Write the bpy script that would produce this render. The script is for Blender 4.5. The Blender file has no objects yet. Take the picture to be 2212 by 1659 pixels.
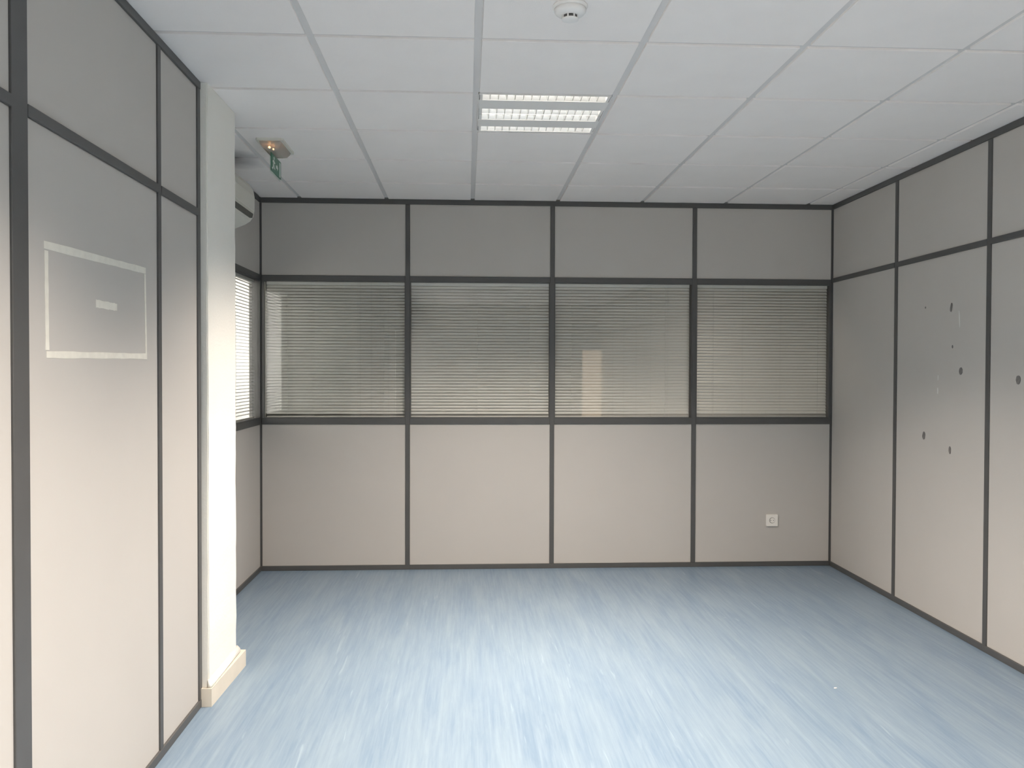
import bpy, bmesh, math, random
from mathutils import Matrix, Vector
random.seed(7)
S = bpy.context.scene
COL = S.collection

# ------------------------------------------------------------------ camera
F_PX, YAW, PITCH, ROLL, HC = 1842.05, 0.0530, -0.0174, 0.0028, 1.413
cam_d = bpy.data.cameras.new('camera'); cam = bpy.data.objects.new('camera', cam_d)
COL.objects.link(cam); S.camera = cam
cam_d.sensor_fit = 'HORIZONTAL'; cam_d.sensor_width = 36.0
cam_d.lens = 36.0 * F_PX / 2212.0
cam_d.clip_start = 0.05; cam_d.clip_end = 200
fwd = Vector((math.sin(YAW) * math.cos(PITCH), math.cos(YAW) * math.cos(PITCH), math.sin(PITCH)))
right = Vector((math.cos(YAW), -math.sin(YAW), 0.0))
up = right.cross(fwd)
R = Matrix((right, up, -fwd)).transposed() @ Matrix.Rotation(ROLL, 3, 'Z')
cam.matrix_world = Matrix.Translation((0, 0, HC)) @ R.to_4x4()

# ------------------------------------------------------------------ world, exposure
SKY, GROUND = 8.0, 7.5
LAMP_W = 62.0
w = bpy.data.worlds.new('overcast_sky'); S.world = w; w.use_nodes = True
nt = w.node_tree; nt.nodes.clear()
out = nt.nodes.new('ShaderNodeOutputWorld'); bg = nt.nodes.new('ShaderNodeBackground')
tc = nt.nodes.new('ShaderNodeTexCoord'); sp = nt.nodes.new('ShaderNodeSeparateXYZ')
rp = nt.nodes.new('ShaderNodeValToRGB')
mr = nt.nodes.new('ShaderNodeMapRange'); mr.inputs[1].default_value = -1; mr.inputs[2].default_value = 1
nt.links.new(tc.outputs['Generated'], sp.inputs[0]); nt.links.new(sp.outputs[2], mr.inputs[0])
nt.links.new(mr.outputs[0], rp.inputs[0]); nt.links.new(rp.outputs[0], bg.inputs[0])
nt.links.new(bg.outputs[0], out.inputs[0])
g = GROUND / SKY
rp.color_ramp.elements[0].position = 0.47; rp.color_ramp.elements[0].color = (g, g * .95, g * .88, 1)
rp.color_ramp.elements[1].position = 0.52; rp.color_ramp.elements[1].color = (1, .94, .875, 1)
bg.inputs[1].default_value = SKY
vs = S.view_settings
vs.view_transform = 'Standard'; vs.look = 'None'; vs.gamma = 1.0; vs.exposure = 0.33
try: vs.use_curve_mapping = False
except Exception: pass
S.cycles.use_denoising = True
S.cycles.max_bounces = 9; S.cycles.diffuse_bounces = 6; S.cycles.glossy_bounces = 5
S.cycles.transparent_max_bounces = 16; S.cycles.transmission_bounces = 8
S.cycles.sample_clamp_indirect = 4.0; S.cycles.caustics_reflective = False; S.cycles.caustics_refractive = False

# ------------------------------------------------------------------ dimensions
XL, XR, D, H = -1.4348, 2.6265, 6.0166, 2.5975
RA, LA = -0.0133, 0.0077          # tiny skew of the side partitions
XN = -1.1285                      # left partition, extrapolated to the back wall
YR = -3.50                        # rear wall behind the camera
COL0, ROW0, T = 0.0389, 3.0893, 0.6

# ------------------------------------------------------------------ materials
def mat(name, col, rough=.5, metal=0., spec=.5, bump=0., bscale=200., var=0., vscale=6., emit=None, estr=0.):
    m = bpy.data.materials.new(name); m.use_nodes = True
    n = m.node_tree; b = n.nodes['Principled BSDF']
    b.inputs['Base Color'].default_value = (*col, 1); b.inputs['Roughness'].default_value = rough
    b.inputs['Metallic'].default_value = metal; b.inputs['Specular IOR Level'].default_value = spec
    tcn = n.nodes.new('ShaderNodeTexCoord')
    if var > 0:
        nz = n.nodes.new('ShaderNodeTexNoise'); nz.inputs['Scale'].default_value = vscale; nz.inputs['Detail'].default_value = 4
        r = n.nodes.new('ShaderNodeValToRGB')
        r.color_ramp.elements[0].position = .3; r.color_ramp.elements[1].position = .7
        r.color_ramp.elements[0].color = (*[c * (1 - var) for c in col], 1)
        r.color_ramp.elements[1].color = (*[min(1, c * (1 + var)) for c in col], 1)
        n.links.new(tcn.outputs['Object'], nz.inputs[0]); n.links.new(nz.outputs[0], r.inputs[0])
        n.links.new(r.outputs[0], b.inputs['Base Color'])
    if bump > 0:
        nz = n.nodes.new('ShaderNodeTexNoise'); nz.inputs['Scale'].default_value = bscale; nz.inputs['Detail'].default_value = 3
        bp = n.nodes.new('ShaderNodeBump'); bp.inputs['Strength'].default_value = bump; bp.inputs['Distance'].default_value = .002
        n.links.new(tcn.outputs['Object'], nz.inputs[0]); n.links.new(nz.outputs[0], bp.inputs['Height'])
        n.links.new(bp.outputs[0], b.inputs['Normal'])
    if emit:
        b.inputs['Emission Color'].default_value = (*emit, 1); b.inputs['Emission Strength'].default_value = estr
    return m

M = {}
M['panel'] = mat('beige_laminate', (.535, .510, .480), .58, spec=.25, var=.012, vscale=3)
M['profile'] = mat('charcoal_aluminium', (.084, .084, .083), .45, spec=.5, var=.05, vscale=9)
M['gasket'] = mat('black_gasket', (.03, .031, .033), .6)
M['plaster'] = mat('white_plaster', (.89, .875, .82), .8, spec=.2, bump=.5, bscale=90, var=.01)
M['tile'] = mat('mineral_tile', (.975, .93, .905), .9, spec=.1, bump=.25, bscale=260, var=.012, vscale=5)
M['tee'] = mat('grey_ceiling_tee', (.72, .70, .69), .6, spec=.25)
M['white_metal'] = mat('white_enamel', (.90, .88, .86), .4)
M['mirror_alu'] = mat('mirror_louvre_aluminium', (.93, .93, .91), .32, metal=.85)
M['tube'] = mat('lit_fluorescent_tube', (.9, .9, .9), .4, emit=(1, .95, .88), estr=16.0)
M['slat'] = mat('grey_slat', (.79, .775, .735), .38, spec=.5, var=.02, vscale=4)
M['render'] = mat('grey_outdoor_render', (.25, .245, .235), .9, var=.04)  # dark tone limits daylight bounced into the alcove window
M['slat_grey'] = mat('dull_grey_slat', (.27, .27, .26), .5, spec=.3, var=.02, vscale=4)  # same slats as the back wall, coloured darker to look backlit
M['cream'] = mat('aged_cream_plastic', (.74, .725, .655), .38)
M['slot'] = mat('dark_vent_slot', (.10, .10, .085), .7)
M['skirting'] = mat('cream_skirting', (.72, .66, .56), .5, var=.03, vscale=12)
M['tape'] = mat('masking_tape', (.80, .775, .70), .6, var=.05, vscale=30)
M['socket'] = mat('white_socket_plastic', (.88, .85, .80), .35)
M['socket_dark'] = mat('socket_recess', (.40, .38, .35), .5)
M['hole'] = mat('dark_pin_hole', (.02, .02, .02), .8)
M['pad'] = mat('grey_glue_residue', (.165, .155, .15), .7, var=.2, vscale=60)
M['scuff'] = mat('pale_scuff', (.74, .73, .70), .6)
M['green'] = mat('exit_green', (.035, .16, .095), .4)
M['sign_white'] = mat('sign_white', (.75, .80, .77), .4)
M['bulb'] = mat('warm_bulb', (1, .7, .4), .3, emit=(1, .50, .20), estr=9.0)
M['detector'] = mat('detector_plastic', (.92, .90, .88), .45)
M['dark'] = mat('dark_vent', (.09, .085, .085), .6)
M['chip'] = mat('white_chip', (.9, .88, .85), .5)
M['corridor'] = mat('corridor_paint', (.72, .69, .64), .8, var=.02)
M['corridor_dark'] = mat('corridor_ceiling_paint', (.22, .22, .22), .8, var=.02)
M['slab'] = mat('concrete_slab', (.4, .4, .39), .9, bump=.3, bscale=30, var=.05)

def glass(name, tint=(.98, .985, .98), ior=1.65, refl=1.0, rough=0.0):
    m = bpy.data.materials.new(name); m.use_nodes = True
    n = m.node_tree; n.nodes.clear()
    o = n.nodes.new('ShaderNodeOutputMaterial'); mx = n.nodes.new('ShaderNodeMixShader')
    t = n.nodes.new('ShaderNodeBsdfTransparent'); t.inputs[0].default_value = (*tint, 1)
    gl = n.nodes.new('ShaderNodeBsdfGlossy'); gl.inputs['Roughness'].default_value = rough
    gl.inputs[0].default_value = (refl, refl, refl, 1)
    fr = n.nodes.new('ShaderNodeFresnel'); fr.inputs[0].default_value = ior
    ge = n.nodes.new('ShaderNodeNewGeometry'); om = n.nodes.new('ShaderNodeMath'); om.operation = 'SUBTRACT'; om.inputs[0].default_value = 1
    mu = n.nodes.new('ShaderNodeMath'); mu.operation = 'MULTIPLY'   # thin pane: reflect once, at the face the ray enters
    n.links.new(ge.outputs['Backfacing'], om.inputs[1]); n.links.new(om.outputs[0], mu.inputs[0]); n.links.new(fr.outputs[0], mu.inputs[1])
    n.links.new(mu.outputs[0], mx.inputs[0]); n.links.new(t.outputs[0], mx.inputs[1]); n.links.new(gl.outputs[0], mx.inputs[2])
    n.links.new(mx.outputs[0], o.inputs[0]); return m
M['glass'] = glass('window_glass')
M['film'] = glass('window_with_sun_film', (.50, .455, .40))  # tinted so the added rear pane reflects as a pale bar
M['acrylic'] = glass('clear_acrylic', (.90, .94, .92))

def diffuser_mat():
    m = bpy.data.materials.new('yellowed_translucent_diffuser'); m.use_nodes = True
    n = m.node_tree; n.nodes.clear()
    o = n.nodes.new('ShaderNodeOutputMaterial'); mx = n.nodes.new('ShaderNodeMixShader'); mx.inputs[0].default_value = .62
    t = n.nodes.new('ShaderNodeBsdfTransparent'); t.inputs[0].default_value = (.86, .82, .78, 1)
    b = n.nodes.new('ShaderNodeBsdfPrincipled'); b.inputs['Base Color'].default_value = (.50, .46, .42, 1); b.inputs['Roughness'].default_value = .25
    nz = n.nodes.new('ShaderNodeTexNoise'); nz.inputs['Scale'].default_value = 40
    bp = n.nodes.new('ShaderNodeBump'); bp.inputs['Strength'].default_value = .2
    n.links.new(nz.outputs[0], bp.inputs['Height']); n.links.new(bp.outputs[0], b.inputs['Normal'])
    n.links.new(t.outputs[0], mx.inputs[1]); n.links.new(b.outputs[0], mx.inputs[2]); n.links.new(mx.outputs[0], o.inputs[0])
    return m
M['diffuser'] = diffuser_mat()

def floor_mat():
    m = bpy.data.materials.new('blue_wood_effect_vinyl'); m.use_nodes = True
    n = m.node_tree; b = n.nodes['Principled BSDF']; L = n.links.new
    tcn = n.nodes.new('ShaderNodeTexCoord')
    def noise(sx, sy, scale, detail, rough=.6, dist=0.):
        mp = n.nodes.new('ShaderNodeMapping'); mp.inputs['Scale'].default_value = (sx, sy, 1)
        nz = n.nodes.new('ShaderNodeTexNoise'); nz.inputs['Scale'].default_value = scale
        nz.inputs['Detail'].default_value = detail; nz.inputs['Roughness'].default_value = rough; nz.inputs['Distortion'].default_value = dist
        L(tcn.outputs['Object'], mp.inputs[0]); L(mp.outputs[0], nz.inputs[0]); return nz.outputs[0]
    def ramp(x, p0, p1, c0, c1):
        r = n.nodes.new('ShaderNodeValToRGB'); e = r.color_ramp.elements
        e[0].position = p0; e[1].position = p1; e[0].color = (*c0, 1); e[1].color = (*c1, 1); L(x, r.inputs[0]); return r.outputs[0]
    def mix(f, a, c, mode='MIX'):
        x = n.nodes.new('ShaderNodeMixRGB'); x.blend_type = mode
        if isinstance(f, float): x.inputs[0].default_value = f
        else: L(f, x.inputs[0])
        L(a, x.inputs[1]); L(c, x.inputs[2]); return x.outputs[0]
    broad = ramp(noise(9, 1.1, 1.0, 6, .65, .6), .36, .66, (.155, .224, .308), (.205, .274, .344))
    fine = ramp(noise(60, 2.0, 1.0, 5, .7, .3), .40, .72, (0, 0, 0), (1, 1, 1))
    pale = ramp(noise(1, 1, 5000, 0), .4999, .5001, (.33, .40, .463), (.33, .40, .463))
    f2 = n.nodes.new('ShaderNodeMath'); f2.operation = 'MULTIPLY'; f2.inputs[1].default_value = .38; L(fine, f2.inputs[0])
    c = mix(f2.outputs[0], broad, pale)
    fl = ramp(noise(26, 1.6, 1.0, 3, .5, 1.5), .66, .74, (0, 0, 0), (1, 1, 1))
    f3 = n.nodes.new('ShaderNodeMath'); f3.operation = 'MULTIPLY'; f3.inputs[1].default_value = .48; L(fl, f3.inputs[0])
    c = mix(f3.outputs[0], c, pale)
    L(c, b.inputs['Base Color'])
    b.inputs['Roughness'].default_value = .42; b.inputs['Specular IOR Level'].default_value = .45
    bp = n.nodes.new('ShaderNodeBump'); bp.inputs['Strength'].default_value = .08; bp.inputs['Distance'].default_value = .001
    L(noise(60, 3, 1, 4), bp.inputs['Height']); L(bp.outputs[0], b.inputs['Normal'])
    return m
M['floor'] = floor_mat()

def marked_tile():
    # a ceiling tile with a dark mark above the air conditioner (the dark tone is in the tile colour)
    m = M['tile'].copy(); m.name = 'soot_marked_tile'
    n = m.node_tree; b = n.nodes['Principled BSDF']; L = n.links.new
    src = b.inputs['Base Color'].links[0].from_socket
    tcn = n.nodes.new('ShaderNodeTexCoord'); mp = n.nodes.new('ShaderNodeMapping')
    mp.vector_type = 'POINT'
    mp.inputs['Location'].default_value = (1.33 * 4.6, -4.90 * 3.2, 0); mp.inputs['Scale'].default_value = (4.6, 3.2, 0)
    ln = n.nodes.new('ShaderNodeVectorMath'); ln.operation = 'LENGTH'
    nz = n.nodes.new('ShaderNodeTexNoise'); nz.inputs['Scale'].default_value = 9
    ad = n.nodes.new('ShaderNodeMath'); ad.operation = 'ADD'
    sb = n.nodes.new('ShaderNodeMath'); sb.operation = 'MULTIPLY_ADD'; sb.inputs[1].default_value = .5; sb.inputs[2].default_value = -.25
    r = n.nodes.new('ShaderNodeValToRGB'); e = r.color_ramp.elements
    e[0].position = .15; e[0].color = (.72, .72, .72, 1); e[1].position = .95; e[1].color = (0, 0, 0, 1)
    mx = n.nodes.new('ShaderNodeMixRGB'); mx.inputs[2].default_value = (.20, .20, .21, 1)
    L(tcn.outputs['Object'], mp.inputs[0]); L(mp.outputs[0], ln.inputs[0]); L(tcn.outputs['Object'], nz.inputs[0])
    L(nz.outputs[0], sb.inputs[0]); L(ln.outputs['Value'], ad.inputs[0]); L(sb.outputs[0], ad.inputs[1])
    L(ad.outputs[0], r.inputs[0]); L(r.outputs[0], mx.inputs[0]); L(src, mx.inputs[1]); L(mx.outputs[0], b.inputs['Base Color'])
    return m
M['stained'] = marked_tile()

# ------------------------------------------------------------------ helpers
def box(bm, x0, x1, y0, y1, z0, z1, bevel=0.):
    vs_ = [bm.verts.new((x, y, z)) for x in (x0, x1) for y in (y0, y1) for z in (z0, z1)]
    f = [(0, 1, 3, 2), (4, 6, 7, 5), (0, 4, 5, 1), (2, 3, 7, 6), (0, 2, 6, 4), (1, 5, 7, 3)]
    fs = [bm.faces.new([vs_[i] for i in q]) for q in f]
    if bevel:
        es = list({e for q in fs for e in q.edges})
        bmesh.ops.bevel(bm, geom=es, offset=bevel, segments=1, affect='EDGES')
    return bm
def prism(bm, pts, axis, a0, a1):
    # extrude a closed 2-D outline along an axis; pts are the other two coordinates in order
    def P(q, a):
        return {'x': (a, q[0], q[1]), 'y': (q[0], a, q[1]), 'z': (q[0], q[1], a)}[axis]
    A = [bm.verts.new(P(q, a0)) for q in pts]; B = [bm.verts.new(P(q, a1)) for q in pts]
    n_ = len(pts)
    for i in range(n_):
        bm.faces.new((A[i], A[(i + 1) % n_], B[(i + 1) % n_], B[i]))
    bm.faces.new(A[::-1]); bm.faces.new(B); return bm
def cyl(bm, c, r0, r1, z0, z1, axis='z', seg=32, a0=0., a1=None, inner=None):
    full = a1 is None
    if full: a1 = a0 + 2 * math.pi
    k = seg if full else seg + 1
    def P(a, r, z):
        u, v = r * math.cos(a), r * math.sin(a)
        if axis == 'z': return (c[0] + u, c[1] + v, z)
        if axis == 'y': return (c[0] + u, z, c[1] + v)
        return (z, c[0] + u, c[1] + v)
    A = [bm.verts.new(P(a0 + (a1 - a0) * i / seg, r0, z0)) for i in range(k)]
    B = [bm.verts.new(P(a0 + (a1 - a0) * i / seg, r1, z1)) for i in range(k)]
    for i in range(seg):
        j = (i + 1) % k
        bm.faces.new((A[i], A[j], B[j], B[i]))
    if full:
        bm.faces.new(A[::-1]); bm.faces.new(B)
    return bm
def obj(name, bm, m, parent=None, smooth=False):
    if isinstance(bm, bmesh.types.BMesh):
        bmesh.ops.recalc_face_normals(bm, faces=bm.faces)
        me = bpy.data.meshes.new(name); bm.to_mesh(me); bm.free()
        me.materials.append(m)
        if smooth:
            for p in me.polygons: p.use_smooth = True
    else: me = bm
    o = bpy.data.objects.new(name, me); COL.objects.link(o)
    if parent: o.parent = parent
    return o
def B(name, m, parent, x0, x1, y0, y1, z0, z1, bevel=0.):
    return obj(name, box(bmesh.new(), x0, x1, y0, y1, z0, z1, bevel), m, parent)
def empty(name, loc=(0, 0, 0), rz=0.):
    o = bpy.data.objects.new(name, None); COL.objects.link(o); o.location = loc; o.rotation_euler = (0, 0, rz)
    o.empty_display_size = .1; return o
def thing(o, label, cat, group=None):
    o['label'] = label; o['category'] = cat
    if group: o['group'] = group
    return o
def struct(o): o['kind'] = 'structure'; return o
def copy_tree(o, parent=None):
    c = o.copy(); COL.objects.link(c)
    if parent: c.parent = parent
    for ch in o.children: copy_tree(ch, c)
    return c

# ------------------------------------------------------------------ room shell
ZB = (0.0, .0330)            # base rail
ZS = (1.0235, 1.0680)        # sill rail
ZM = (2.0240, 2.0620)        # transom rail
ZT = (2.5635, H)             # ceiling rail
TH = .07                     # partition thickness
NP = .008                    # how far profiles stand proud

floor = struct(B('floor', M['floor'], None, -1.504, 4.6, YR - .1, 8.4, -.12, 0))
slab = struct(B('ceiling_slab', M['slab'], None, -1.504, 4.6, YR - .1, 8.4, 2.80, 2.9))

def rails(par, s0, s1, zr, name='rail'):
    return B(name, M['profile'], par, s0, s1, -NP, TH + NP, zr[0], zr[1], .0015)
def post(par, s, w_, z0, z1, np=NP, name='post'):
    return B(name, M['profile'], par, s - w_ / 2, s + w_ / 2, -np, TH + np, z0, z1, .0015)
def panel(par, s0, s1, z0, z1):
    return B('panel', M['panel'], par, s0, s1, 0, TH, z0, z1, .001)
def void(par, s0, s1):       # the part of the partition above the suspended ceiling
    return B('upper_panel', M['slab'], par, s0, s1, .005, TH - .005, H, 2.80)

# back wall: four bays with windows ------------------------------------------------
wb = struct(empty('wall_back', (XL, D, 0)))
Wb = XR - XL
ps = [-.4142 - XL, .6035 - XL, 1.6203 - XL]
rails(wb, 0, Wb, ZB, 'base_rail'); rails(wb, 0, Wb, ZT, 'ceiling_rail'); void(wb, 0, Wb)
PW = .031
for s in ps: post(wb, s, PW, ZB[1], ZT[0])
post(wb, .006, .012, ZB[1], ZT[0], .002, 'corner_post'); post(wb, Wb - .006, .012, ZB[1], ZT[0], .002, 'corner_post')
edges = [0.012] + ps + [Wb - .012]
bays = []
for i in range(4):
    a = edges[i] + (PW / 2 if i else 0); b = edges[i + 1] - (PW / 2 if i < 3 else 0)
    bays.append((a, b))
    rails(wb, a, b, ZS); rails(wb, a, b, ZM)
    panel(wb, a, b, ZB[1], ZS[0]); panel(wb, a, b, ZM[1], ZT[0])

# windows: glazing beads, two panes; the blind hangs between the panes ---------------
def window(num, origin, rz, a, b, bl, br):
    e = struct(empty('window_%d' % num, origin, rz))
    z0, z1 = ZS[1], ZM[0]
    bz = .005
    B('glazing_bead', M['profile'], e, a, b, -.005, .012, z0, z0 + bz)
    B('glazing_bead', M['profile'], e, a, b, -.005, .012, z1 - bz, z1)
    B('glazing_bead', M['profile'], e, a, a + bl, -.005, .012, z0 + bz, z1 - bz)
    B('glazing_bead', M['profile'], e, b - br, b, -.005, .012, z0 + bz, z1 - bz)
    B('glass_pane', M['glass'], e, a + .001, b - .001, .0125, .0165, z0 + .001, z1 - .001)
    B('glass_pane', M['glass'], e, a + .001, b - .001, .0575, .0615, z0 + .001, z1 - .001)
    return e
wins = []
for i, (a, b) in enumerate(bays):
    wins.append(window(i + 1, (XL, D, 0), 0, a, b, .018 if i == 0 else .005, .012 if i == 3 else .005))

# alcove wall on the left with one window to daylight --------------------------------
Y0A = 3.98
wa = struct(empty('wall_alcove', (XL, Y0A, 0), math.pi / 2))
La = D - Y0A
rails(wa, 0, La, ZB, 'base_rail'); rails(wa, 0, La, ZT, 'ceiling_rail'); void(wa, 0, La)
sa = La - 1.03
post(wa, sa, PW, ZB[1], ZT[0])
post(wa, La - .006, .012, ZB[1], ZT[0], .002, 'corner_post')
for (a, b) in ((0, sa - PW / 2), (sa + PW / 2, La - .012)):
    rails(wa, a, b, ZS); rails(wa, a, b, ZM)
    panel(wa, a, b, ZB[1], ZS[0]); panel(wa, a, b, ZM[1], ZT[0])
panel(wa, 0, sa - PW / 2, ZS[1], ZM[0])
wa_bay = (sa + PW / 2, La - .012)
window(5, (XL, Y0A, 0), math.pi / 2, wa_bay[0], wa_bay[1], .005, .012)

# left partition ----------------------------------------------------------------------
def left_x(y): return XN + LA * (D - y)
y_end = 3.612
wl = struct(empty('wall_left', (left_x(YR), YR, 0), math.pi / 2 + math.atan(LA)))
def sl(y): return (y - YR) / math.cos(math.atan(LA))
Ll = sl(y_end)
ZRS = (2.0400, 2.0705)       # rail height on the side partitions
rails(wl, 0, Ll, ZB, 'base_rail'); rails(wl, 0, Ll, (2.5655, H), 'ceiling_rail'); void(wl, 0, Ll)
lp = [(sl(-2.79), .03), (sl(-1.80), .03), (sl(-.82), .03), (sl(.18), .03), (sl(1.18), .03), (sl(2.158), .078), (sl(3.132), .032), (sl(3.594), .036)]
for s, w_ in lp: post(wl, s, w_, ZB[1], 2.5655, .006)
prev = 0
for s, w_ in lp:
    rails(wl, prev, s - w_ / 2, ZRS); panel(wl, prev, s - w_ / 2, ZRS[1], 2.5655)
    if prev < sl(-1.2):      # unseen glazed bays added behind the viewer to let in fill daylight
        rails(wl, prev, s - w_ / 2, (.56, .60)); panel(wl, prev, s - w_ / 2, ZB[1], .56)
        B('glass_pane', M['glass'], wl, prev, s - w_ / 2, .03, .034, .60, ZRS[0])
    else: panel(wl, prev, s - w_ / 2, ZB[1], ZRS[0])
    prev = s + w_ / 2

def right_x(y): return XR + RA * (D - y)
# right partition ---------------------------------------------------------------------
wr = struct(empty('wall_right', (XR, D, 0), -math.pi / 2 - math.atan(RA)))
wr.rotation_euler[2] = math.atan2(-1, RA)
def sr(y): return (D - y) / math.cos(math.atan(RA))
Lr = sr(YR)
rails(wr, 0, Lr, ZB, 'base_rail'); rails(wr, 0, Lr, ZT, 'ceiling_rail'); void(wr, 0, Lr)
post(wr, .006, .012, ZB[1], ZT[0], .002, 'corner_post')
rp_ = [(sr(5.073), .033), (sr(4.128), .033), (sr(3.18), .033), (sr(2.23), .033), (sr(1.28), .033), (sr(.33), .033), (sr(-.62), .033), (sr(-1.57), .033), (sr(-2.52), .033)]
prev = .012
for s, w_ in rp_ + [(Lr + .02, .04)]:
    if s < Lr: post(wr, s, w_, ZB[1], ZT[0], .006)
    e_ = min(s - w_ / 2, Lr)
    rails(wr, prev, e_, ZRS); panel(wr, prev, e_, ZRS[1], ZT[0])
    panel(wr, prev, e_, ZB[1], ZRS[0])
    prev = s + w_ / 2

def portal(name, loc, rot, sx, sy):
    l = bpy.data.lights.new(name, 'AREA'); l.shape = 'RECTANGLE'; l.size = sx; l.size_y = sy
    l.cycles.is_portal = True
    o = bpy.data.objects.new(name, l); COL.objects.link(o); o.location = loc; o.rotation_euler = rot; return o
portal('daylight_portal', (left_x(-2.15) - .09, -2.15, 1.32), (math.pi / 2, 0, -math.pi / 2), 2.66, 1.44)

# rear wall behind the camera, with an unseen narrow pane added for a bar reflected in the glass ------------------------------
wq = struct(empty('wall_rear', (0, YR, 0)))
RW = (2.115, 2.49, .30, 1.76)
for x0, x1, z0, z1 in ((-1.25, RW[0], 0, 2.8), (RW[1], 2.85, 0, 2.8), (RW[0], RW[1], 0, RW[2]), (RW[0], RW[1], RW[3], 2.8)):
    B('panel', M['panel'], wq, x0, x1, -.12, 0, z0, z1)
B('glass_pane', M['film'], wq, RW[0], RW[1], -.06, -.054, RW[2], RW[3])
portal('film_portal', ((RW[0] + RW[1]) / 2, YR - .14, (RW[2] + RW[3]) / 2), (math.pi / 2, 0, 0), RW[1] - RW[0], RW[3] - RW[2])

# corridor beyond the back wall ----------------------------------------------------------
struct(B('wall_corridor', M['corridor'], None, -1.504, 4.6, 8.05, 8.2, 0, 2.8))
struct(B('wall_corridor_east', M['corridor'], None, 4.5, 4.6, D + .08, 8.05, 0, 2.8))
struct(B('wall_corridor_end', M['corridor'], None, -1.504, -1.42, D + .09, 8.05, 0, 2.8))
struct(B('ceiling_corridor', M['corridor_dark'], None, -1.42, 4.5, D + .09, 8.05, 2.55, 2.58))
struct(B('wall_corridor_side', M['corridor'], None, XR + .02, 4.5, D + .005, D + .08, 0, 2.8))
struct(B('wall_outside', M['render'], None, -4.2, -4.0, 2.0, 16.0, -.2, 6.5))  # added outside to cut sky light through the alcove window
struct(B('floor_outside', M['render'], None, -4.0, -1.51, 2.0, 16.0, -.3, -.2))  # added outside to keep ground glow off the side slats

# ------------------------------------------------------------------ suspended ceiling
ce = struct(empty('ceiling', (0, 0, H)))
GAP = .014
tile_me = None
fix = {(0, 1), (0, -3), (0, -7)}
xs_all = range(-3, 5)
for i in xs_all:
    for j in range(-15, 6):
        x0, x1 = COL0 + T * i + GAP, COL0 + T * (i + 1) - GAP
        y0, y1 = ROW0 + T * j + GAP, ROW0 + T * (j + 1) - GAP
        y0, y1 = max(y0, YR + .002), min(y1, D - NP - .001)
        ym = (y0 + y1) / 2
        lx = (XL + NP + .001) if y1 > 4.06 else left_x(ym) - .002
        rx = XR + RA * (D - ym) - NP * .4
        if y1 > 4.06 and y0 < 4.05 and x0 < left_x(ym): pass
        x0, x1 = max(x0, lx), min(x1, rx)
        if x1 - x0 < .02 or y1 - y0 < .02 or (i, j) in fix: continue
        whole = abs(x1 - x0 - T + 2 * GAP) < 1e-4 and abs(y1 - y0 - T + 2 * GAP) < 1e-4
        dark_marked = (i <= -2) and 4.3 < y1 and y0 < 5.4
        if whole and not dark_marked:
            if tile_me is None:
                h = T / 2 - GAP
                o = B('ceiling_tile', M['tile'], ce, -h, h, -h, h, 0, .014, .0015); tile_me = o.data
            else: o = obj('ceiling_tile', tile_me, None, ce)
            o.location = ((x0 + x1) / 2, ym, random.uniform(0, .0006))
        else:
            # object coordinates equal room coordinates here, so the dark mark is placed in metres
            B('ceiling_tile', M['stained' if dark_marked else 'tile'], ce, x0, x1, y0, y1, 0, .014, .0015)
for i in range(-3, 6):       # main runners along the room
    x = COL0 + T * i
    if x < XL or x > XR: continue
    y0 = 3.99 if x < -1.1 else YR + .002
    B('main_runner', M['tee'], ce, x - GAP - .004, x + GAP + .004, y0, D - .01, .0095, .03)
for j in range(-15, 6):       # cross tees
    y = ROW0 + T * j
    if y < YR + .02 or y > D - .03: continue
    for i in range(-3, 5):
        x0 = COL0 + T * i + GAP + .004; x1 = COL0 + T * (i + 1) - GAP - .004
        x0 = max(x0, XL + .01 if y > 4.05 else left_x(y) - .002); x1 = min(x1, XR + RA * (D - y) - .004)
        if x1 - x0 < .02: continue
        B('cross_tee', M['tee'], ce, x0, x1, y - GAP - .004, y + GAP + .004, .0095, .03)

# ------------------------------------------------------------------ white column with its skirting
CX0, CX1, CY0, CY1 = XL, -1.0765, 3.616, 4.040
bm = bmesh.new(); box(bm, CX0 + .002, CX1, CY0, CY1, .0, H - .002)
bmesh.ops.subdivide_edges(bm, edges=[e for e in bm.edges if abs(e.verts[0].co.z - e.verts[1].co.z) > 1], cuts=40)
for v in bm.verts:
    if v.co.x > -1.2 and .05 < v.co.z < 2.57:
        v.co.x += random.uniform(-.0012, .0012); v.co.y += random.uniform(-.0015, .0015)
bmesh.ops.bevel(bm, geom=[e for e in bm.edges if all(v.co.x > -1.2 for v in e.verts) and abs(e.verts[0].co.z - e.verts[1].co.z) > .02], offset=.004, segments=2, affect='EDGES')
cl = thing(empty('column', (0, 0, 0)), 'white plastered square column at the end of the left partition', 'column')
obj('plaster_shaft', bm, M['plaster'], cl)
B('concrete_head', M['slab'], cl, CX0 - .07, -1.15, CY0, CY1, H + .05, 2.80)
bm = bmesh.new()             # flared plaster at the foot, on top of the skirting
prof = [(CX1 - .004, .076), (CX1 + .014, .076), (CX1 + .015, .088), (CX1 + .010, .099), (CX1 - .004, .112)]
prism(bm, prof, 'y', 3.604, 4.062)
bmesh.ops.bevel(bm, geom=list(bm.edges), offset=.003, segments=2, affect='EDGES')
obj('plaster_fillet', bm, M['plaster'], cl, True)
bm = bmesh.new()
sk = [(-1.1085, 3.596), (-1.0605, 3.596), (-1.0465, 4.094), (CX1 + .001, 4.094), (CX1 + .001, 3.6135), (-1.1085, 3.6135)]
prism(bm, sk, 'z', .0, .0765)
obj('skirting_board', bm, M['skirting'], cl)['label'] = 'cream skirting board'

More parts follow.
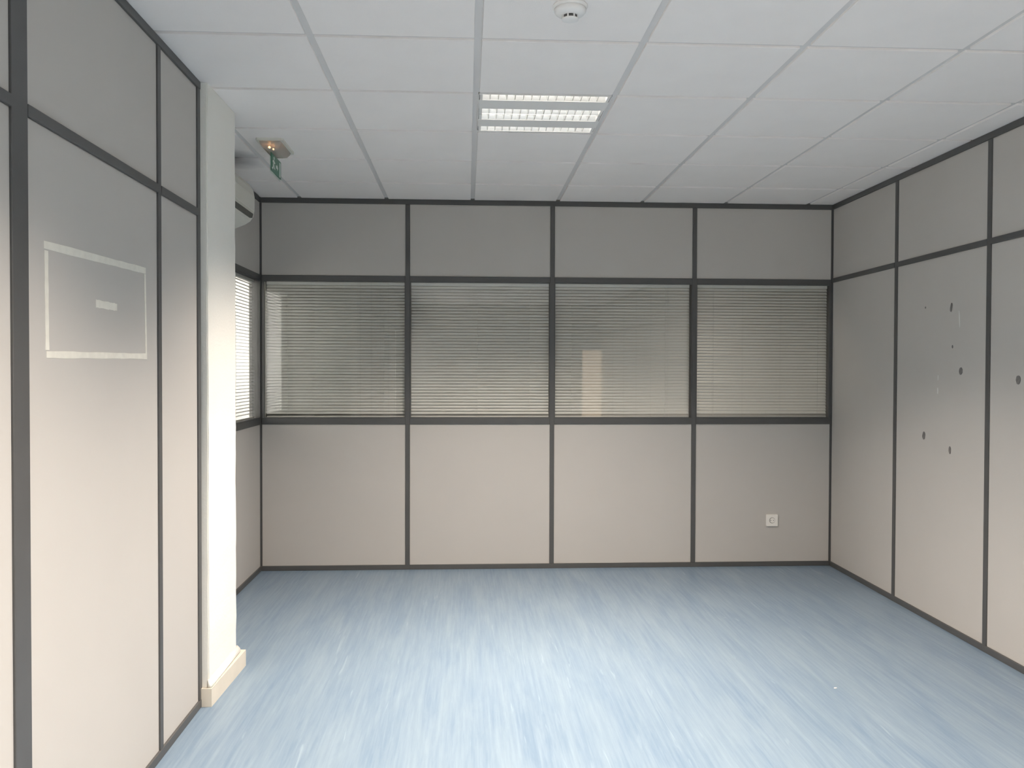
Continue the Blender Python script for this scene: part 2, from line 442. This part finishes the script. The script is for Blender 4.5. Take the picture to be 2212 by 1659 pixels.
# ------------------------------------------------------------------ venetian blinds
slat_cache = {}
def slat_mesh(L_, tilt, key, m='slat'):
    if key in slat_cache: return slat_cache[key]
    bm = bmesh.new(); wv = .025; n_ = 4; th = .0004
    top, bot = [], []
    for k in range(n_ + 1):
        u = -wv / 2 + wv * k / n_; c_ = .0016 * (1 - (2 * u / wv) ** 2)
        for lst, dz in ((top, th), (bot, 0)):
            y, z = u, c_ + dz
            Y = y * math.cos(tilt) - z * math.sin(tilt); Z = y * math.sin(tilt) + z * math.cos(tilt)
            lst.append((Y, Z))
    prism(bm, top + bot[::-1], 'x', 0, L_)
    o_ = obj('slat', bm, M[m]); me = o_.data; bpy.data.objects.remove(o_)
    slat_cache[key] = me; return me
def blind(origin, rz, a, b, tilt, label, key, cords=(.12, .5, .88), group=None, pitch=.0215, m='slat'):
    e = thing(empty('venetian_blind', origin, rz), label, 'blind', group)
    yc = .037
    z1, z0 = ZM[0] - .003, ZS[1] + .003
    x0, x1 = a, b
    B('head_rail', M['slat'], e, x0, x1, yc - .012, yc + .012, z1 - .022, z1, .001)
    B('bottom_rail', M['slat'], e, x0, x1, yc - .010, yc + .010, z0 + .001, z0 + .011, .001)
    me = slat_mesh(x1 - x0, tilt, key, m)
    z = z1 - .022 - .012
    while z > z0 + .018:
        o = obj('slat', me, None, e); o.location = (x0, yc, z + random.uniform(-.0003, .0003))
        o.rotation_euler = (random.uniform(-.02, .02), 0, 0)
        z -= pitch
    for c_ in cords:
        x = x0 + (x1 - x0) * c_
        obj('ladder_cord', cyl(bmesh.new(), (x, yc - .0128), .0008, .0008, z0 + .008, z1 - .02, seg=6), M['slat'], e)
    return e
BG = 'closed blinds between the glass of the back wall'
tl = math.radians(51)
lab = ['grey venetian blind in the back-wall window next to the alcove corner',
       'grey venetian blind in the second back-wall window, below and behind the ceiling light',
       'grey venetian blind in the third back-wall window, second from the right partition',
       'grey venetian blind in the back-wall window touching the right partition, above the socket']
for i, (a, b) in enumerate(bays):
    blind((XL, D, 0), 0, a + (.026 if i == 0 else .007), b - (.014 if i in (2,) else .016 if i == 3 else .007), tl + (.01, 0, -.03, -.09)[i], lab[i], 'w%d' % i,
          cords=((.15, .85), (.48, .86), (.12, .82), (.13, .93))[i], group=BG)
blind((XL, Y0A, 0), math.pi / 2, wa_bay[0] + .01, wa_bay[1] - .055, math.radians(3), 'half-open venetian blind glowing with daylight in the alcove side window', 'side', cords=(.15, .5, .85), m='slat_grey')

# ------------------------------------------------------------------ louvred ceiling luminaire
def luminaire(cx, cy, label, group, z=H, power=1.0):
    e = thing(empty('ceiling_light', (cx, cy, z)), label, 'ceiling light', group)
    hw = .2905
    bm = bmesh.new()         # housing: top and four sides
    box(bm, -hw, hw, -hw, hw, .075, .08); box(bm, -hw, -hw + .003, -hw, hw, 0, .075); box(bm, hw - .003, hw, -hw, hw, 0, .075)
    box(bm, -hw, hw, -hw, -hw + .003, 0, .075); box(bm, -hw, hw, hw - .003, hw, 0, .075)
    obj('housing', bm, M['white_metal'], e)
    strips = [(-.287, -.212), (-.090, .080), (.192, .270)]
    xa, xb = -.284, .284
    prev_ = -hw + .003
    for (a, b) in strips + [(hw - .003, None)]:
        if a - prev_ > .004:
            B('face_band', M['white_metal'], e, -hw + .003, hw - .003, prev_, a, -.001, .003, .0008)
        prev_ = b
    def trough(a, b):
        bm = bmesh.new(); n_ = 6
        pts = []
        for k in range(n_ + 1):
            t = k / n_; y = a + (b - a) * t; z = .052 * (1 - (2 * t - 1) ** 4) + .003
            pts.append((y, z))
        for k in range(n_):
            q = [bm.verts.new(c) for c in ((xa, *pts[k]), (xb, *pts[k]), (xb, *pts[k + 1]), (xa, *pts[k + 1]))]
            bm.faces.new(q)
        obj('reflector', bm, M['mirror_alu'], e, True)
        m_ = (a + b) / 2
        t_ = obj('fluorescent_tube', cyl(bmesh.new(), (m_, .040), .008, .008, xa + .02, xb - .02, 'x', 12), M['tube'], e, True)
        bl = None
        for k in range(14):
            x = xa + .045 + .0363 * k
            if bl is None:
                bm = bmesh.new(); hh = (b - a) / 2 - .003
                prism(bm, [(-.0012, .0015), (.0012, .0015), (.0045, .026), (-.0045, .026)], 'y', -hh, hh)
                o = obj('louvre_blade', bm, M['mirror_alu'], e); bl = o.data
            else: o = obj('louvre_blade', bl, None, e)
            o.location = (x, m_, 0)
        for x in (xa, xb - .012):
            B('end_plate', M['white_metal'], e, x, x + .012, a + .002, b - .002, 0, .05)
    trough(*strips[0]); trough(strips[1][0], -.006); trough(-.004, strips[1][1]); trough(*strips[2])
    B('divider', M['mirror_alu'], e, xa, xb, -.0062, -.0038, .0, .03)
    l = bpy.data.lights.new('lamp_glow', 'AREA'); l.shape = 'SQUARE'; l.size = .54; l.energy = LAMP_W * power
    l.color = (1, .875, .755); l.spread = math.radians(124)
    o = bpy.data.objects.new('lamp_glow', l); COL.objects.link(o); o.parent = e; o.location = (0, 0, -.006)
    return e
cxl = COL0 + T / 2
LG = 'louvred fluorescent ceiling lights'
luminaire(cxl, ROW0 + T * 1.5, 'square recessed louvred fluorescent light in the middle of the ceiling', None)
luminaire(cxl, ROW0 - T * 2.5, 'louvred fluorescent light in the ceiling just behind the viewer', LG, power=1.15)  # unseen lamp, assumed behind the viewer for the light on the partitions
luminaire(cxl, ROW0 - T * 6.5, 'louvred fluorescent light in the ceiling of the rear part of the room', LG)  # unseen lamp added to light the rear of the room
luminaire(1.95, 6.85, 'louvred fluorescent light in the corridor beyond the back wall', LG, z=2.548, power=.15)  # unseen lamp added so light shows through the blind gaps

# ------------------------------------------------------------------ smoke detector
e = thing(empty('smoke_detector', (.334, 2.785, H)), 'round white smoke detector on the ceiling in front of the louvred light', 'smoke detector')
bm = bmesh.new()
def lathe(bm, pts, seg=40):
    rings = [[bm.verts.new((r * math.cos(2 * math.pi * k / seg), r * math.sin(2 * math.pi * k / seg), z)) for k in range(seg)] for r, z in pts]
    for a, b in zip(rings, rings[1:]):
        for k in range(seg): bm.faces.new((a[k], a[(k + 1) % seg], b[(k + 1) % seg], b[k]))
    bm.faces.new(rings[0][::-1]); bm.faces.new(rings[-1]); return bm
obj('base_ring', lathe(bm, [(.056, 0), (.057, -.006), (.054, -.012)]), M['detector'], e, True)
obj('body', lathe(bmesh.new(), [(.052, -.012), (.052, -.020), (.046, -.028), (.032, -.0335), (.029, -.034)]), M['detector'], e, True)
obj('sensing_chamber', lathe(bmesh.new(), [(.0245, -.034), (.0245, -.0435)]), M['dark'], e, True)
obj('cap', lathe(bmesh.new(), [(.0275, -.0435), (.0272, -.046), (.022, -.0485), (.006, -.049)]), M['detector'], e, True)
for k in range(8):
    a = math.radians(22.5 + 45 * k)
    o = B('cage_rib', M['detector'], e, .0235, .0275, -.0022, .0022, -.0436, -.0338); o.rotation_euler = (0, 0, a)

# ------------------------------------------------------------------ emergency exit light
e = thing(empty('emergency_exit_light', (-1.0165, 4.607, H)), 'small ceiling emergency light with green exit sign, near the white column', 'emergency light')
def rrect(hx, hy, r, n_=4):
    pts = []
    for cx_, cy_, a0 in ((hx - r, hy - r, 0), (-hx + r, hy - r, 90), (-hx + r, -hy + r, 180), (hx - r, -hy + r, 270)):
        for k in range(n_ + 1):
            a = math.radians(a0 + 90 * k / n_); pts.append((cx_ + r * math.cos(a), cy_ + r * math.sin(a)))
    return pts
obj('base_plate', prism(bmesh.new(), rrect(.070, .150, .012), 'z', -.012, 0), M['cream'], e)
bm = bmesh.new()
rings = []
for hx, hy, z in ((.056, .134, -.012), (.052, .126, -.024), (.042, .108, -.040), (.026, .080, -.050)):
    rings.append([bm.verts.new((x, y, z)) for x, y in rrect(hx, hy, .010)])
for a, b in zip(rings, rings[1:]):
    for k in range(len(a)): bm.faces.new((a[k], a[(k + 1) % len(a)], b[(k + 1) % len(a)], b[k]))
bm.faces.new(rings[-1])
obj('diffuser', bm, M['diffuser'], e, True)
for (x, y, r) in ((-.018, -.058, .0055), (-.006, -.020, .004)):
    bm = bmesh.new(); bmesh.ops.create_uvsphere(bm, u_segments=12, v_segments=8, radius=r, matrix=Matrix.Translation((x, y, -.026)) @ Matrix.Diagonal((1, 2.2, 1, 1)))
    obj('bulb', bm, M['bulb'], e, True)
sg = B('sign_plate', M['green'], e, -.006, -.002, -.084, .146, -.150, -.058)
sg['label'] = 'green exit pictogram sign'
B('sign_carrier', M['acrylic'], e, -.0105, -.0065, -.088, .150, -.158, -.050)
def pict(pts, name='pictogram'):
    # sign-plane outline: (y, z) relative to the plate; stands 0.4 mm proud of the plate
    return obj(name, prism(bmesh.new(), pts, 'x', -.002, -.0014), M['sign_white'], sg)
def q(y, z): return (-.084 + y, -.150 + z)
pict([q(.190, .006), q(.213, .006), q(.213, .084), q(.190, .084)], 'door_pictogram')
pict([q(.105, .034), q(.135, .034), q(.135, .024), q(.155, .042), q(.135, .060), q(.135, .050), q(.105, .050)], 'arrow_pictogram')
pict([q(.052, .080), q(.060, .084), q(.068, .080), q(.070, .073), q(.064, .067), q(.055, .067), q(.050, .073)], 'running_figure')
pict([q(.030, .056), q(.045, .064), q(.062, .064), q(.078, .048), q(.086, .052), q(.082, .058), q(.068, .052), q(.060, .044),
      q(.070, .030), q(.084, .026), q(.084, .018), q(.064, .022), q(.050, .034), q(.040, .014), q(.014, .012), q(.014, .020), q(.034, .024),
      q(.042, .040), q(.046, .054), q(.036, .048)], 'running_figure')

# ------------------------------------------------------------------ air conditioner in the alcove
e = thing(empty('air_conditioner', (XL, 4.21, 0)), 'cream wall air conditioner half hidden behind the white column', 'air conditioner')
prof = [(.0, 2.188), (.035, 2.203), (.10, 2.226), (.150, 2.245), (.180, 2.264), (.198, 2.290), (.205, 2.325), (.206, 2.400), (.198, 2.445), (.178, 2.475), (.140, 2.492), (.080, 2.497), (.0, 2.497)]
bm = bmesh.new(); prism(bm, [(a, z) for a, z in prof], 'y', 0, .825)
bmesh.ops.bevel(bm, geom=[ed for ed in bm.edges if all(abs(v.co.y - .825) < 1e-4 for v in ed.verts) or all(abs(v.co.y) < 1e-4 for v in ed.verts)], offset=.006, segments=2, affect='EDGES')
obj('casing', bm, M['cream'], e)
bm = bmesh.new(); prism(bm, [(.186, 2.277), (.2035, 2.277), (.2085, 2.300), (.19, 2.300)], 'y', .05, .775)
obj('air_outlet', bm, M['slot'], e)
B('front_grille', M['cream'], e, .204, .2095, .03, .80, 2.318, 2.405, .002)

# ------------------------------------------------------------------ wall socket
e = thing(empty('wall_socket', (2.1947, D, .3308)), 'square white power socket low on the back wall, right-hand panel', 'socket')
obj('socket_plate', prism(bmesh.new(), rrect(.0415, .0415, .004), 'z', 0, .010), M['socket'], e).rotation_euler = (math.pi / 2, 0, 0)
bm = bmesh.new(); cyl(bm, (0, 0), .0215, .0215, .0100, .0104, seg=32)
o = obj('socket_rim', bm, M['socket_dark'], e); o.rotation_euler = (math.pi / 2, 0, 0)
bm = bmesh.new(); cyl(bm, (.0025, 0), .0175, .0175, .0104, .0108, seg=32)
o = obj('socket_face', bm, M['socket'], e); o.rotation_euler = (math.pi / 2, 0, 0)
for sx in (-.0095, .0095):
    bm = bmesh.new(); cyl(bm, (sx, 0), .0028, .0028, .0108, .0111, seg=12)
    o = obj('pin_hole', bm, M['hole'], e); o.rotation_euler = (math.pi / 2, 0, 0)

# ------------------------------------------------------------------ masking tape left on the left partition
def on_left(y, z, off=0.): return (left_x(y) + off, y, z)
e = thing(empty('tape_outline', on_left(2.65, 1.60)), 'rectangle of pale masking tape stuck on the left partition', 'tape')
e.rotation_euler = (0, 0, math.pi / 2 + math.atan(LA))
def strip(par, pts, x):      # thin ragged strip in wall coordinates (s, z)
    (s0, z0), (s1, z1) = pts; n_ = 14
    dx, dz = s1 - s0, z1 - z0; L_ = math.hypot(dx, dz); nx, nz = -dz / L_, dx / L_
    up_, dn = [], []
    for k in range(n_ + 1):
        t = k / n_; h_ = x / 2 + random.uniform(-.0011, .0011)
        up_.append((s0 + dx * t + nx * h_, z0 + dz * t + nz * h_)); dn.append((s0 + dx * t - nx * h_, z0 + dz * t - nz * h_))
    return obj('tape_strip', prism(bmesh.new(), up_ + dn[::-1], 'y', -.0009, -.0001), M['tape'], par)
strip(e, [(2.286 - 2.65, .134), (3.005 - 2.65, .148)], .021)
strip(e, [(2.296 - 2.65, -.152), (3.014 - 2.65, -.146)], .019)
strip(e, [(2.298 - 2.65, .120), (2.301 - 2.65, -.140)], .019)
strip(e, [(2.998 - 2.65, .136), (3.006 - 2.65, -.136)], .015)
e = thing(empty('tape_piece', on_left(2.68, 1.605)), 'short scrap of masking tape inside the taped rectangle', 'tape')
e.rotation_euler = (0, 0, math.pi / 2 + math.atan(LA))
strip(e, [(-.078, .000), (.078, -.0005)], .023)

# ------------------------------------------------------------------ marks on the right partition
def right_x(y): return XR + RA * (D - y)
def blot(name, y, z, hy, hz, m, label, cat, group=None, lean=0.):
    e = bmesh.new(); pts = []
    for k in range(14):
        a = 2 * math.pi * k / 14; r = 1 + random.uniform(-.07, .07)
        pts.append((hy * r * math.cos(a) + lean * math.sin(a) * hz, hz * r * math.sin(a)))
    o = obj(name, prism(e, pts, 'x', -.0014, -.0002), m)
    o.location = (right_x(y), y, z); o.rotation_euler = (0, 0, -math.atan(RA))
    return thing(o, label, cat, group)
G = 'glue marks on the right partition'
blot('glue_mark', 4.468, 1.752, .010, .024, M['pad'], 'topmost dark glue mark on the right partition', 'mark', G, -.2)
blot('glue_mark', 4.370, 1.410, .016, .020, M['pad'], 'dark oval glue mark below a small nick, mid-height on the right partition', 'mark', G)
blot('glue_mark', 4.466, .982, .011, .021, M['pad'], 'lowest dark glue mark on the right partition', 'mark', G)
blot('glue_mark', 4.736, 1.040, .015, .023, M['pad'], 'dark oval glue mark nearest the back-corner post of the right partition', 'mark', G, -.1)
blot('glue_mark', 3.889, 1.369, .017, .022, M['pad'], 'grey oval glue mark alone on the nearest right partition panel', 'mark', G)
blot('nick', 4.452, 1.540, .006, .009, M['pad'], 'small dark nick between the two upper glue marks', 'mark')
blot('nick', 4.733, 1.770, .006, .006, M['pad'], 'faint tiny nick level with the topmost glue mark', 'mark')
blot('scuff_mark', 4.388, 1.685, .0035, .046, M['scuff'], 'thin pale vertical scuff beside the topmost glue mark', 'mark', None, .07)
blot('scuff_mark', 4.594, 1.300, .0035, .018, M['scuff'], 'short pale vertical scuff at mid-height on the right partition', 'mark', None)
blot('scuff_mark', 4.592, 1.372, .002, .016, M['scuff'], 'faint pale scuff just above the short pale one', 'mark', None)

# ------------------------------------------------------------------ speck on the floor
bm = bmesh.new(); prism(bm, [(-.007, -.002), (0, -.004), (.008, -.001), (.006, .003), (-.004, .003)], 'z', 0, .003)
o = obj('paint_chip', bm, M['chip']); o.location = (1.6366, 3.681, 0)
thing(o, 'tiny white chip lying on the blue floor towards the right', 'chip')
